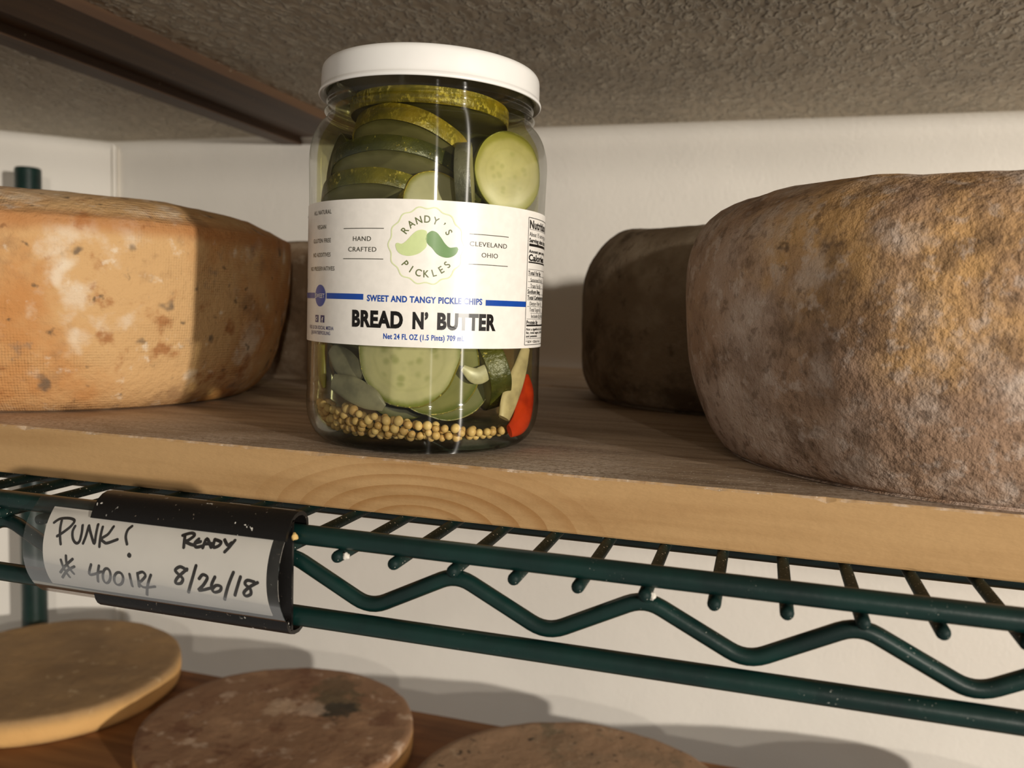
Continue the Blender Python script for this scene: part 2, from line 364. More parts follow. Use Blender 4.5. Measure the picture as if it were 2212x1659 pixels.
STROKES = [
    [(-80.26, 29.1), (-79.78, 20.8), (-78.58, 8.4)],
    [(-82.82, 26.7), (-81.03, 30.8), (-77.71, 32.2), (-75.57, 30.5), (-76.27, 24.9), (-78.45, 18.9), (-80.34, 15.0)],
    [(-74.63, 25.8), (-74.97, 20.7), (-74.2, 14.2), (-72.72, 11.0), (-71.62, 13.5), (-71.51, 21.0), (-71.99, 27.3)],
    [(-69.66, 27.7), (-69.67, 18.6), (-70.24, 11.7)],
    [(-69.66, 27.7), (-67.69, 19.2), (-66.06, 12.7), (-66.17, 21.2), (-66.51, 29.8)],
    [(-64.54, 28.1), (-64.35, 20.2), (-64.07, 10.7)],
    [(-60.71, 29.6), (-61.8, 22.5), (-63.8, 17.8), (-62.65, 15.2), (-61.38, 14.7), (-58.02, 18.9)],
    [(-54.29, 32.0), (-55.28, 28.3), (-55.3, 22.3), (-54.25, 16.0)],
    [(-53.01, 7.7), (-53.27, 6.5), (-52.8, 5.7), (-52.62, 6.9), (-53.0, 7.3)],
    [(-78.48, -6.2), (-77.87, -14.3), (-76.63, -23.4)],
    [(-76.42, -1.6), (-76.29, -10.3), (-74.46, -18.7)],
    [(-73.92, -3.8), (-77.0, -11.4), (-79.69, -19.5)],
    [(-73.62, -11.0), (-76.79, -16.5), (-79.64, -25.3)],
    [(-67.06, -6.6), (-68.37, -16.7), (-66.25, -15.8), (-63.46, -12.2)],
    [(-64.1, -6.7), (-65.11, -15.4), (-65.88, -23.9)],
    [(-61.07, -8.3), (-60.45, -9.6), (-60.22, -12.7), (-60.5, -16.8), (-61.24, -20.8), (-62.21, -23.6), (-63.04, -24.2), (-63.47, -22.2), (-63.45, -18.5), (-63.08, -14.3), (-62.44, -10.7), (-61.67, -8.6), (-60.91, -8.4)],
    [(-56.72, -10.4), (-56.0, -11.5), (-55.69, -14.2), (-55.93, -17.7), (-56.68, -21.3), (-57.72, -23.8), (-58.67, -24.4), (-59.26, -22.8), (-59.36, -19.7), (-59.01, -16.0), (-58.32, -12.8), (-57.43, -10.8), (-56.54, -10.5)],
    [(-53.04, -10.7), (-53.0, -16.5), (-53.08, -23.4)],
    [(-50.06, -8.7), (-50.16, -15.4), (-50.56, -22.7)],
    [(-50.07, -9.1), (-48.17, -6.8), (-47.25, -10.1), (-48.98, -15.7), (-50.16, -18.8), (-48.75, -22.8), (-44.53, -20.0)],
    [(-45.23, -8.5), (-46.94, -18.4), (-48.92, -32.1)],
    [(-34.99, 30.5), (-34.6, 24.6), (-34.31, 19.5)],
    [(-35.72, 29.6), (-33.04, 32.5), (-31.77, 30.8), (-33.29, 26.1), (-34.4, 24.7), (-32.15, 22.8), (-30.81, 22.5)],
    [(-29.96, 28.1), (-30.86, 24.5), (-30.16, 21.1), (-28.3, 22.5)],
    [(-30.73, 24.3), (-29.1, 26.1)],
    [(-27.83, 21.3), (-27.29, 29.3), (-25.09, 22.5)],
    [(-27.78, 24.5), (-25.16, 25.7)],
    [(-24.57, 29.5), (-24.36, 23.0), (-22.72, 24.5), (-22.31, 27.9), (-24.57, 29.5)],
    [(-21.3, 30.2), (-19.81, 26.1), (-18.78, 28.4)],
    [(-17.89, 30.8), (-19.12, 24.4), (-20.26, 20.2)],
    [(-32.4, 0.5), (-34.67, 2.7), (-36.4, -0.9), (-35.23, -4.5), (-33.9, -7.9), (-34.86, -12.6), (-36.63, -13.0), (-35.86, -7.9), (-32.3, 1.5)],
    [(-29.23, 5.5), (-30.56, -6.6), (-32.75, -20.9)],
    [(-28.19, -5.7), (-26.83, -1.5), (-25.3, -3.6), (-26.82, -10.8), (-28.88, -17.3), (-24.45, -13.0)],
    [(-22.71, -2.1), (-24.11, -10.5), (-23.63, -16.6), (-21.44, -14.5), (-20.86, -10.2), (-22.54, -9.8), (-24.14, -14.1)],
    [(-16.49, 4.1), (-18.42, -8.9), (-20.45, -23.1)],
    [(-14.08, 1.1), (-15.18, -7.7), (-16.48, -16.9)],
    [(-9.57, -1.6), (-11.82, -1.1), (-12.6, -4.7), (-10.94, -8.5), (-11.03, -13.4), (-12.79, -16.0), (-13.2, -12.5), (-11.14, -6.8), (-8.43, -1.8)],
]
CAM_ROT = [[0.959177, -0.057695, 0.276859], [0.280741, 0.076131, -0.956759], [0.034123, 0.995427, 0.089221]]
CAM_LOC = [0.12755, -0.31564, 0.05322]
# ------------------------------------------------------------------ the room
CZ = .2245                                   # underside of the ceiling above the board top (z = 0)
def wall_y(x): return .50 - .0353*x
XC = -.597; YC = wall_y(XC)                   # corner between back wall and left wall
b = MB(); b.box(-1.3, 1.0, -.42, .75, CZ, CZ+.05); struct(b.build('ceiling', M_ceil))
b = MB()
vs = [(XC, YC, -1.3), (1.4, wall_y(1.4), -1.3), (1.4, wall_y(1.4), CZ), (XC, YC, CZ)]
b.add(vs+[(x, y+.06, z) for x, y, z in vs], [(0,1,2,3), (7,6,5,4), (0,4,5,1), (3,2,6,7), (1,5,6,2), (0,3,7,4)], 0, False)
struct(b.build('wall_back', M_wall))
LD = Vector((-.735, -.678)).normalized(); LE = (XC+LD.x*.9, YC+LD.y*.9); LN = Vector((LD.y, -LD.x))
b = MB(); vs = [(XC, YC, -1.3), (LE[0], LE[1], -1.3), (LE[0], LE[1], CZ), (XC, YC, CZ)]
b.add(vs+[(x+LN.x*.06, y-LN.y*-.06, z) for x, y, z in vs], [(3,2,1,0), (4,5,6,7), (0,1,5,4), (3,7,6,2), (1,2,6,5), (0,4,7,3)], 0, False)
struct(b.build('wall_left', M_wall))
# coved strips where the panels meet
def cove(name, p, q, n1, n2, r):
    b = MB(); p, q, n1, n2 = Vector(p), Vector(q), Vector(n1).normalized(), Vector(n2).normalized(); K = 8; vs = []
    for e in (p, q):
        vs.append(e - (n1+n2)*.002)
        for k in range(K+1):
            t = PI/2*k/K; vs.append(e + n1*r*(1-math.sin(t)) + n2*r*(1-math.cos(t)))
    m = K+2
    b.add(vs, [(i, i+1, m+i+1, m+i) for i in range(m-1)]+[(m-1, 0, m, 2*m-1), tuple(range(m)), tuple(range(2*m-1, m-1, -1))])
    o = b.build(name, M_wall, auto=.6); struct(o)
nb = Vector((-.0353, -1, 0)).normalized()
cove('trim_1', (XC, YC, CZ), (1.4, wall_y(1.4), CZ), nb, (0, 0, -1), .012)
cove('trim_2', (XC, YC, CZ), (LE[0], LE[1], CZ), (.678, -.735, 0), (0, 0, -1), .010)
cove('trim_3', (XC, YC, -1.3), (XC, YC, CZ), nb, (.678, -.735, 0), .007)
# brown grooved beam under the ceiling, running to the back wall
def prism_y(b, prof, y0, y1, mi=0):
    n = len(prof); vs = [(x, y0, z) for x, z in prof]+[(x, y1, z) for x, z in prof]
    b.add(vs, [(i, (i+1) % n, n+(i+1) % n, n+i) for i in range(n)]+[tuple(range(n-1, -1, -1)), tuple(range(n, 2*n))], mi, False)
b = MB()
prism_y(b, [(-.379, CZ+.002), (-.377, CZ-.007), (-.352, CZ-.008), (-.351, CZ-.001), (-.312, CZ-.001), (-.311, CZ-.009), (-.268, CZ-.007), (-.266, CZ+.002)], -.42, wall_y(-.32)-.001)
struct(b.build('trim_4', M_beam))

# ------------------------------------------------------------------ wire shelving rack
rack = thing('wire_shelving_rack', 'dark green coated wire shelf with zigzag front truss carrying the thick pine board', 'shelving rack', (-.622, .42, -.8))
def cyl_x(name, x0, x1, y, z, r, mat):
    b = MB(); b.tube([(x0, y, z), (x1, y, z)], r, 20); return b.build(name, mat, rack, auto=.8)
RY = -.092
cyl_x('top_front_rail', -.63, .62, RY, -.0163, .00300, M_green)
cyl_x('bottom_front_rail', -.63, .62, RY, -.0413, .00305, M_green)
for y in (-.020, .105, .23, .355): cyl_x('support_rail', -.63, .62, y, -.0262, .0030, M_green)
cyl_x('rear_rail', -.63, .62, .4565, -.0163, .0030, M_green)
# zigzag truss
pts = []
kx = []
for j in range(-13, 12):
    kx.append((.0476+.0537*j, -.0232)); kx.append((.0748+.0537*j, -.0366))
kx = [k for k in kx if -.63 < k[0] < .62]
for (x0, z0), (x1, z1), (x2, z2) in zip(kx, kx[1:], kx[2:]):
    a, c, e = Vector((x0, z0)), Vector((x1, z1)), Vector((x2, z2)); rr = .0052
    p, q = c+(a-c).normalized()*rr, c+(e-c).normalized()*rr
    for k in range(7):
        t = k/6; w = p*(1-t)**2+c*(2*t*(1-t))+q*t*t; pts.append((w.x, RY+.0022, w.y + (.0008 if z1 > -.03 else -.0008)*0))
b = MB(); b.tube(pts, .00235, 14); b.build('zigzag_truss', M_green, rack, auto=1.2)
# cross wires: rounded scuffed ends stick out under the top rail
def wire_mesh():
    b = MB(); r = .0018; y0, y1 = -.0957, .455; pr = []
    pp = [(y0, .02*r), (y0+.0002, r*.55), (y0+.0007, r*.88), (y0+.0016, r), (-.088, r), (-.06, r), (-.03, r), (.1, r), (.3, r), (y1, r)]
    b.tube([(0, y, -.0211) for y, q in pp], [q for y, q in pp], 14)
    return b
first = wire_mesh().build('cross_wire', M_green_d, rack, auto=1.0)
first.location = (.0122-.0179*34, 0, 0)
for k in range(-33, 34):
    o = first.copy(); C.objects.link(o); o.location = (.0122+.0179*k, 0, 0)
# posts
def post(x, y, z0, z1):
    b = MB(); b.lathe([(.0, z0), (.0128, z0), (.0128, z1-.003), (.0124, z1-.001), (.011, z1), (0, z1)], 32)
    b.v = [(p[0]+x, p[1]+y, p[2]) for p in b.v]
    b.build('corner_post', M_green, rack, auto=.7)
    b = MB(); b.lathe([(.0133, -.05), (.019, -.05), (.0165, -.004), (.0133, -.004)], 32); b.v = [(p[0]+x, p[1]+y, p[2]) for p in b.v]
    b.build('shelf_collar', M_green, rack, auto=.7)
post(-.622, .42, -.80, .1815)
cyl_x('lower_front_rail', -.63, .62, -.03, -.3475, .0030, M_green)
cyl_x('lower_rear_rail', -.63, .62, .37, -.3475, .0030, M_green)

# ------------------------------------------------------------------ boards
def plank(name, mat, x0, x1, y0, y1, zt, t, label, cat='board', rag=0):
    """plank subdivided along its front upper arris, which is a little chipped"""
    b = MB(); N = 420 if rag else 2; prof = []
    vs, fs = [], []
    for i in range(N+1):
        x = x0+(x1-x0)*i/N
        c = rag*max(0., noise.noise(Vector((x*70, 3, 1)))+.6*noise.noise(Vector((x*260, 5, 1)))-.12)
        c2 = rag*.5*max(0., noise.noise(Vector((x*330, 9, 4)))-.1)
        ring = [(y1, zt-t), (y0+.0004, zt-t), (y0, zt-t+.0006+c2), (y0, zt-.0007-c), (y0+.0005+c*.7, zt), (y0+.02, zt), (y0+.1*(y1-y0), zt), (y1-.001, zt), (y1, zt-.001)]
        vs += [(x, y, z) for y, z in ring]
    m = 9
    for i in range(N):
        for k in range(m): l = (k+1) % m; fs.append((i*m+k, i*m+l, (i+1)*m+l, (i+1)*m+k)[::-1])
    fs.append(tuple(range(m))[::-1]); fs.append(tuple(N*m+k for k in range(m)))
    b.add(vs, fs, 0, False)
    return tag(b.build(name, mat), label, cat)
plank('pine_board', M_pine, -.60, .60, -.048, .2555, 0, .0193, 'thick pale pine board under the pickle jar, arched grain on its front edge', rag=.0016)
plank('pine_board', M_pine, -.60, .60, .2600, .4500, 0, .0193, 'pine board lying behind the front board along the back wall')
plank('brown_board', M_pine_low, -.575, .60, -.05, .400, -.324, .0193, 'dark brown wooden board on the lower shelf under the flat cheeses')

# ------------------------------------------------------------------ cheeses
def cheese(name, X, Y, prof, mat, label, amp=.0012, seed=0, rz=0, oval=None, tilt=0, ridge=None, zb=0, lumps=()):
    root_z = zb
    b = MB()
    P = []
    for (r0, z0), (r1, z1) in zip(prof, prof[1:]):
        n = max(1, int(math.hypot(r1-r0, z1-z0)/.0035))
        for k in range(n): P.append((r0+(r1-r0)*k/n, z0+(z1-z0)*k/n))
    P.append(prof[-1])
    hmax = max(z for r, z in prof)
    def fn(v):
        r = math.hypot(v.x, v.y)
        if oval and r > 1e-6:
            a = math.atan2(v.y, v.x); s = 1+oval[0]*math.cos(2*(a-oval[1])); v = Vector((v.x*s, v.y*s, v.z))
        n1 = noise.noise(v*14+Vector((seed, 0, 0))); n2 = noise.noise(v*45+Vector((0, seed, 0))); n3 = noise.noise(v*130+Vector((0, 0, seed)))
        d = amp*(1.6*n1+.8*n2+.35*n3)
        w = min(1, v.z/.006) if v.z < .006 else 1
        out = Vector((v.x, v.y, 0)); out = out.normalized() if out.length > 1e-6 else Vector((0, 0, 0))
        up = max(0, (v.z-hmax*.75)/(hmax*.25))
        p = v + out*d*w*(1-up*.5) + Vector((0, 0, d*up*w))
        for (la, lz, lr, ld) in lumps:
            R0 = max(r for r, z in prof); q = Vector((R0*math.cos(la), R0*math.sin(la), lz)); g = (p-q).length/lr
            if g < 2.5: p = p - (out*.8+Vector((0, 0, .3*up)))*ld*math.exp(-g*g*1.5)
        return p
    b.lathe(P, 220, 0, fn)
    o = b.build(name, mat); o.location = (X, Y, zb); o.rotation_euler = (0, 0, rz)
    return tag(o, label, 'cheese')
def sm(prof, n=3):
    """Catmull-Rom smoothing of a profile"""
    out = []
    for i in range(len(prof)-1):
        p0, p1, p2, p3 = prof[max(i-1, 0)], prof[i], prof[i+1], prof[min(i+2, len(prof)-1)]
        for k in range(n):
            t = k/n
            f = lambda a, b_, c, d: .5*((2*b_)+(c-a)*t+(2*a-5*b_+4*c-d)*t*t+(3*b_-a-3*c+d)*t**3)
            out.append((max(0, f(p0[0], p1[0], p2[0], p3[0])), f(p0[1], p1[1], p2[1], p3[1])))
    out.append(prof[-1]); return out
M_rL = rind('golden_cloth_rind', (204, 164, 114), [
    ((186, 126, 70), 13, .46, .66, .85), ((214, 190, 158), 9, .52, .70, .75), ((222, 204, 180), 30, .55, .68, .65),
    ((148, 112, 78), 36, .55, .68, .6), ((228, 212, 188), 38, .04, .27, .75, 'v'), ((108, 92, 76), 44, .05, .17, .85, 'v'),
    ((152, 94, 50), 62, .56, .70, .75), ((88, 74, 58), 95, .05, .18, .75, 'v'), ((234, 222, 202), 95, .60, .72, .55), ((126, 112, 98), 75, .60, .72, .55)],
    .85, ((300, .0007), (110, .0011)), cloth=.00009, seed=2, zband=(.0825, .007, (170, 110, 60), .7))
M_rB = rind('mottled_brown_rind', (160, 130, 106), [
    ((204, 160, 104), 8, .50, .62, .85), ((192, 172, 158), 9, .44, .60, .9), ((116, 90, 70), 20, .50, .68, .75), ((180, 124, 74), 16, .58, .70, .75),
    ((200, 182, 168), 45, .50, .66, .55), ((104, 82, 64), 75, .52, .66, .6), ((206, 190, 178), 150, .54, .66, .4),
    ((96, 76, 60), 230, .55, .66, .5), ((70, 56, 46), 70, .03, .13, .7, 'v')],
    .9, ((420, .0009), (150, .0013)), seed=5)
M_rK = rind('grey_brown_rind', (138, 120, 98), [
    ((176, 160, 138), 16, .46, .62, .8), ((92, 76, 58), 24, .50, .66, .85), ((156, 138, 118), 60, .58, .70, .6), ((92, 76, 58), 90, .58, .70, .6), ((148, 132, 112), 170, .60, .70, .5)],
    .9, ((340, .0009), (120, .0010)), seed=9)
M_rK2 = rind('dusty_grey_rind', (128, 104, 80), [
    ((176, 156, 132), 22, .48, .66, .8), ((84, 66, 48), 30, .54, .70, .75), ((190, 172, 150), 80, .58, .70, .6)], .9, ((300, .0008),), seed=12)
cheese_hid = None
R = .1238
pL = [(0, 0), (.094, 0), (.1005, .0012), (.1075, .0060), (.1135, .0140), (.1182, .0260), (.1212, .040), (.1230, .055), (.1238, .070), (.1240, .0800), (.1236, .0838), (.1222, .0850),
      (.1195, .0862), (.113, .0900), (.103, .0942), (.090, .0975), (.074, .0994), (.05, .1004), (0, .1008)]
cheese('aged_cheese', -.2402, .060, pL, M_rL, 'big golden cheese wheel with sharp rim line, left of the pickle jar', .0010, 1.3, rz=.4)
pB = sm([(0, 0), (.080, 0), (.0854, .0008), (.0902, .0024), (.0952, .0094), (.0999, .0203), (.1039, .0341), (.106, .0493), (.1061, .0645), (.1046, .0775), (.0985, .0884), (.086, .0958), (.0673, .0988), (.03, .0996), (0, .0998)])
cheese('aged_cheese', .2039, .0429, pB, M_rB, 'largest mottled brown cheese wheel at front right of the pine board', .0013, 4.1, rz=1.2,
       lumps=((-2.55-1.2, .094, .010, .004), (-2.35-1.2, .012, .008, .003)))
pK = sm([(0, 0), (.070, 0), (.0756, .001), (.0812, .0030), (.0862, .0105), (.0896, .0212), (.0905, .035), (.0905, .0507), (.0899, .0663), (.0862, .0800), (.0800, .0905), (.0720, .0980), (.060, .1008), (.03, .1014), (0, .1015)])
cheese('aged_cheese', .1090, .2173, pK, M_rK, 'dark greyish cheese wheel in shadow behind the largest mottled wheel', .0014, 7.7)
pK2 = sm([(0, 0), (.074, 0), (.080, .002), (.085, .010), (.0875, .025), (.088, .045), (.0875, .065), (.084, .08), (.078, .088), (.066, .0925), (.03, .0935), (0, .0936)])
cheese('aged_cheese', -.171, .272, pK2, M_rK2, 'dusty cheese wheel half hidden between the golden wheel and the jar', .0014, 9.9)
cheese('aged_cheese', .302, .262, [(r*.985, z*.985) for r, z in pK2], M_rK2, 'unseen cheese wheel added behind the largest mottled wheel to shade the back wall', .0014, 15.2)  # extra wheel, never in view, put there to cast the back wall shadow
def flat_prof(R, h): return [(0, 0), (R*.975, 0), (R*.992, .001), (R, h*.2), (R*1.002, h*.5), (R, h*.85), (R*.994, h*.95), (R*.98, h), (R*.9, h*1.005), (R*.5, h*1.01), (0, h*1.015)]
M_f = [rind('tan_flat_rind', (158, 128, 92), [((136, 108, 76), 10, .5, .7, .7), ((204, 178, 140), 60, .62, .70, .65), ((178, 148, 106), 30, .6, .75, .5), ((202, 160, 100), 5, .9, .95, 1)], .75, ((200, .0005), (70, .0012)), seed=21, zband=(.010, .016, (236, 186, 118), 1.)),  # zband paints the low light on the side into the colour
       rind('brown_flat_rind', (158, 122, 92), [((142, 104, 76), 12, .46, .68, .8), ((184, 146, 112), 18, .52, .68, .75), ((214, 186, 160), 50, .57, .68, .7), ((112, 70, 48), 36, .57, .68, .6)], .75, ((200, .0006), (70, .0012)), seed=25, zband=(.009, .013, (232, 180, 112), 1.), spots=((.032, .052, .026, (104, 92, 66), .8), (.016, .080, .020, (112, 92, 66), .75), (.036, .036, .018, (64, 58, 46), .85), (.012, .030, .016, (214, 186, 160), .6), (-.012, .022, .014, (210, 180, 150), .6))),  # side band brightened in colour as if lit from in front
       rind('pinkish_flat_rind', (170, 138, 108), [((150, 126, 100), 16, .48, .66, .8), ((190, 152, 120), 12, .52, .70, .7), ((116, 106, 84), 38, .54, .66, .75), ((58, 50, 40), 62, .06, .19, .9, 'v'), ((60, 50, 40), 130, .62, .70, .7), ((206, 180, 150), 70, .60, .70, .5)], .8, ((200, .0006), (70, .0010)), seed=29, zband=(.009, .012, (210, 164, 108), .7)),  # lit side put into the colour here too, more weakly
       rind('yellow_flat_rind', (206, 172, 118), [((190, 152, 98), 14, .5, .7, .7), ((222, 196, 150), 30, .6, .72, .6)], .8, ((200, .0005),), seed=33)]
FL = [(-.508, .3235, .1178, 'smooth tan flat cheese round with its lit side painted golden on the lower shelf, under the handwritten tag'),
      (-.243, .2965, .1124, 'brown flat cheese round with dark mould patch and pale streaks on the lower shelf'),
      (.0164, .2633, .1249, 'pinkish grey flat cheese round with dark specks on the lower shelf below the jar'),
      (.2977, .2750, .1250, 'yellowish flat cheese round barely showing at the bottom edge of the lower shelf')]
for k, (X, Y, R, lab) in enumerate(FL):
    cheese('flat_cheese', X, Y, flat_prof(R, .0238), M_f[k], lab, .0008, 11+3*k, rz=(0, 0, 2.2, 3.3)[k], zb=-.324)['group'] = 'flat cheese rounds on the lower shelf'

# ------------------------------------------------------------------ shelf tag
hold = thing('shelf_tag_holder', 'black plastic tag holder on the front rails with a handwritten white card', 'tag holder', (-.047, -.094, -.0455))
TY, TZ, TR = -.0836, -.028, .0198
def arc(x, deg, off=0.):
    a = math.radians(deg); return (x, TY-(TR+off)*math.cos(a), TZ+(TR+off)*math.sin(a))
def ribbon(b, path, x0, x1, t, mi=0, nx=1, xfun=None):
    """sheet of thickness t following path (y, z), extruded along x"""
    n = len(path); pp = [Vector(q) for q in path]; off = []
    for i in range(n):
        d = (pp[min(i+1, n-1)]-pp[max(i-1, 0)]).normalized(); off.append(Vector((-d.y, d.x))*t*.5)
    loop = [p+o for p, o in zip(pp, off)]+[p-o for p, o in zip(reversed(pp), reversed(off))]; m = len(loop)
    vs = [(x0+(x1-x0)*i/nx, q.x, q.y) for i in range(nx+1) for q in loop]
    fs = [(i*m+k, i*m+(k+1) % m, (i+1)*m+(k+1) % m, (i+1)*m+k) for i in range(nx) for k in range(m)]
    fs += [(k, k+1, m-2-k, m-1-k)[::-1] for k in range(n-1)] + [(nx*m+k, nx*m+k+1, nx*m+m-2-k, nx*m+m-1-k) for k in range(n-1)]
    b.add(vs, fs, mi, True)
mm = lambda L: [(y/1000, z/1000) for y, z in L]
b = MB(); X0, X1 = -.0697, -.0013
ribbon(b, mm([(-99.9, -16.6), (-99.2, -15.0), (-98.0, -13.0), (-96.6, -11.4), (-95.0, -10.4), (-93.0, -9.9), (-90.6, -10.2), (-88.9, -11.2), (-87.9, -12.8), (-87.7, -14.6)]), X0, X1, .0012)
ribbon(b, mm([(-96.0, -11.2), (-96.0, -20), (-96.0, -30), (-96.0, -44.6)]), X0, X1, .0010)
ribbon(b, mm([(-98.6, -40.8), (-98.2, -42.6), (-97.4, -44.0), (-96.2, -45.0), (-94.5, -45.6), (-92.0, -45.8), (-90.2, -45.2), (-89.0, -44.0)]), X0, X1, .0012)
b.build('holder_channel', M_black, hold, auto=.7)
path = [arc(0, d)[1:] for d in range(-51, 52, 3)]
b = MB(); ribbon(b, [arc(0, d, .00035)[1:] for d in range(-51, 38, 3)]+[arc(0, d, .0000)[1:] for d in range(39, 53, 3)], -.0927, -.0015, .00022)
b.build('clear_sleeve', M_cover, hold, auto=.7)
b = MB(); ribbon(b, [arc(0, d, -.0003)[1:] for d in range(-36, 43, 3)], -.0854, -.0058, .0003)
card = b.build('paper_card', M_card, hold, auto=.7)
def dense(L, n=4):
    return [(x, y) for x, y in sm([(a+500, b_) for a, b_ in L], n)] if len(L) > 2 else [(a+500, b_) for a, b_ in L]
b = MB()
for L in STROKES:
    P = sm2(L) if False else None
    pts = []
    LL = [L[0]]+L+[L[-1]]
    for i in range(1, len(LL)-2):
        p0, p1, p2, p3 = LL[i-1], LL[i], LL[i+1], LL[i+2]
        for k in range(5):
            t = k/5; f = lambda a, b_, c, d: .5*((2*b_)+(c-a)*t+(2*a-5*b_+4*c-d)*t*t+(3*b_-a-3*c+d)*t**3)
            pts.append((f(*[q[0] for q in (p0, p1, p2, p3)]), f(*[q[1] for q in (p0, p1, p2, p3)])))
    pts.append(L[-1])
    # flat pen stroke lying on the card
    hw = .00052 if L[0][0] > -40 else .00047
    V = [Vector((x/1000, math.radians(d)*TR)) for x, d in pts]; n = len(V); vs = []
    at = lambda q: arc(q.x, math.degrees(q.y/TR), -.00008)
    for i in range(n):
        d = (V[min(i+1, n-1)]-V[max(i-1, 0)])
        d = d.normalized() if d.length > 1e-9 else Vector((1, 0)); w = Vector((-d.y, d.x))*hw
        vs += [at(V[i]+w), at(V[i]-w)]
    fs = [(2*i, 2*i+1, 2*i+3, 2*i+2) for i in range(n-1)]
    for e, sgn in ((0, -1), (n-1, 1)):
        c0 = len(vs); d = (V[1]-V[0] if e == 0 else V[-1]-V[-2]).normalized()*sgn; w = Vector((-d.y, d.x))
        for k in range(9): t = PI*k/8; vs.append(at(V[e]+w*hw*math.cos(t)+d*hw*math.sin(t)))
        fs.append(tuple(range(c0, c0+9)))
    b.add(vs, fs, 0, False)
hw_ = b.build('handwriting', M_marker, None); adopt(hw_, card); hw_.matrix_parent_inverse = Matrix()

# crumbs of rind caught on the shelf
M_crumb = [plain('white_crumb', (226, 220, 208), .8, .3, var=.05, vs=800), plain('yellow_crumb', (214, 178, 112), .8, .3, var=.06, vs=800)]
def crumb(x, y, z, sx, sy, sz, mi, seed, label):
    b = MB(); n = 8
    def fn(v):
        k = 1+.45*noise.noise(v*1.7+Vector((seed, 0, 0))); return Vector((v.x*sx*k, v.y*sy*k, v.z*sz*k))
    b.lathe([(0 if k in (0, n) else math.sin(PI*k/n), -math.cos(PI*k/n)) for k in range(n+1)], 14, 0, fn)
    o = b.build('cheese_crumb', M_crumb[mi]); o.location = (x, y, z); tag(o, label, 'crumb')
crumb(.0146, -.0935, -.0208, .0011, .0008, .0010, 0, 1, 'white crumb stuck on the wire end nearest the tag holder')
crumb(.1036, -.0928, -.0214, .0010, .0008, .0011, 0, 5, 'pale crumb stuck on a zigzag peak under the middle of the rail')
crumb(-.0003, -.0968, -.0158, .0009, .0010, .0012, 1, 9, 'yellowish crumb caught on the end of the black tag holder')
# ------------------------------------------------------------------ the pickle jar (axis through the origin)
T0 = math.radians(-67.996)                       # bearing of the label's middle
EC = Vector((math.cos(T0), math.sin(T0), 0)); EL = Vector((-math.sin(T0), math.cos(T0), 0)); EZ = Vector((0, 0, 1))
def J(l, c, z): return (EL*l + EC*c + EZ*z)/1000   # jar frame in millimetres: across, towards the label, up
jar = thing('pickle_jar', 'tall glass jar of pickle slices with white lid and white paper label', 'jar', (0, 0, 0))
outer = sm([(0, .6), (30, .5), (35, 0), (37.8, .3), (40.2, 1.6), (42.6, 4.2), (44.4, 8), (45.3, 12.5), (45.5, 17), (45.3, 20), (45.2, 40), (45.2, 70), (45.2, 88), (45.4, 100), (45.5, 106),
            (45.1, 110.5), (43.9, 115), (42.0, 118.6), (40.0, 120.8), (39.0, 122.2), (39.6, 123.2), (40.2, 124.2), (39.4, 125.4), (38.9, 126.6), (39.6, 127.8), (39.2, 129.2), (38.6, 133), (38.4, 137.6), (37.2, 138.4)], 3)
inner = sm([(36.6, 138.2), (36.2, 133), (36.4, 126), (36.8, 122), (39.4, 118.0), (41.6, 114.0), (42.6, 109), (42.9, 100), (42.7, 60), (42.8, 20), (42.6, 14), (41.6, 9.5), (39.4, 6.4), (36.0, 4.6), (28, 3.8), (0, 3.9)], 3)
b = MB(); b.lathe([(r/1000, z/1000) for r, z in outer], 144, 0); b.lathe([(r/1000, z/1000) for r, z in [outer[-1]]+inner], 144, 1); b.build('glass_body', [M_glass, M_inner], jar)
b = MB(); b.lathe([(r/1000, z/1000) for r, z in sm([(39.6, 128.6), (40.8, 127.6), (42.0, 127.2), (42.35, 127.9), (42.0, 128.8), (41.6, 129.5), (41.5, 132), (41.4, 135.6), (41.1, 137.2), (40.3, 138.3), (39.4, 138.6), (38.4, 138.4), (37.4, 137.9), (36.0, 137.8), (20, 138.2), (0, 138.3), (0, 137.2), (37.5, 136.9), (40.3, 136.2), (40.4, 130.5)], 3)], 144)
lid = b.build('lid', M_lid, jar)
piv = Vector((0, 0, .132)); lid.matrix_local = Matrix.Translation(piv) @ Matrix.Rotation(math.radians(-.6), 4, EC) @ Matrix.Rotation(math.radians(-.5), 4, EL) @ Matrix.Translation(Vector((0, 0, .0023))-piv)
# label sheet right round the jar
RL = .0454
def L(u, z, off=0.): t = T0+u/1000/.0456; r = RL+off; return (r*math.cos(t), r*math.sin(t), z/1000)
b = MB(); N = 200; z0, z1 = 38.35, 88.3; vs = []
for i in range(N):
    t = 2*PI*i/N
    for r, z in ((RL, z0), (RL+.00012, z0), (RL+.00012, z1), (RL, z1)): vs.append((r*math.cos(t), r*math.sin(t), z/1000))
b.add(vs, [(i*4+k, ((i+1) % N)*4+k, ((i+1) % N)*4+(k+1) % 4, i*4+(k+1) % 4) for i in range(N) for k in range(4)])
label = b.build('label', M_paper, jar, auto=.7)
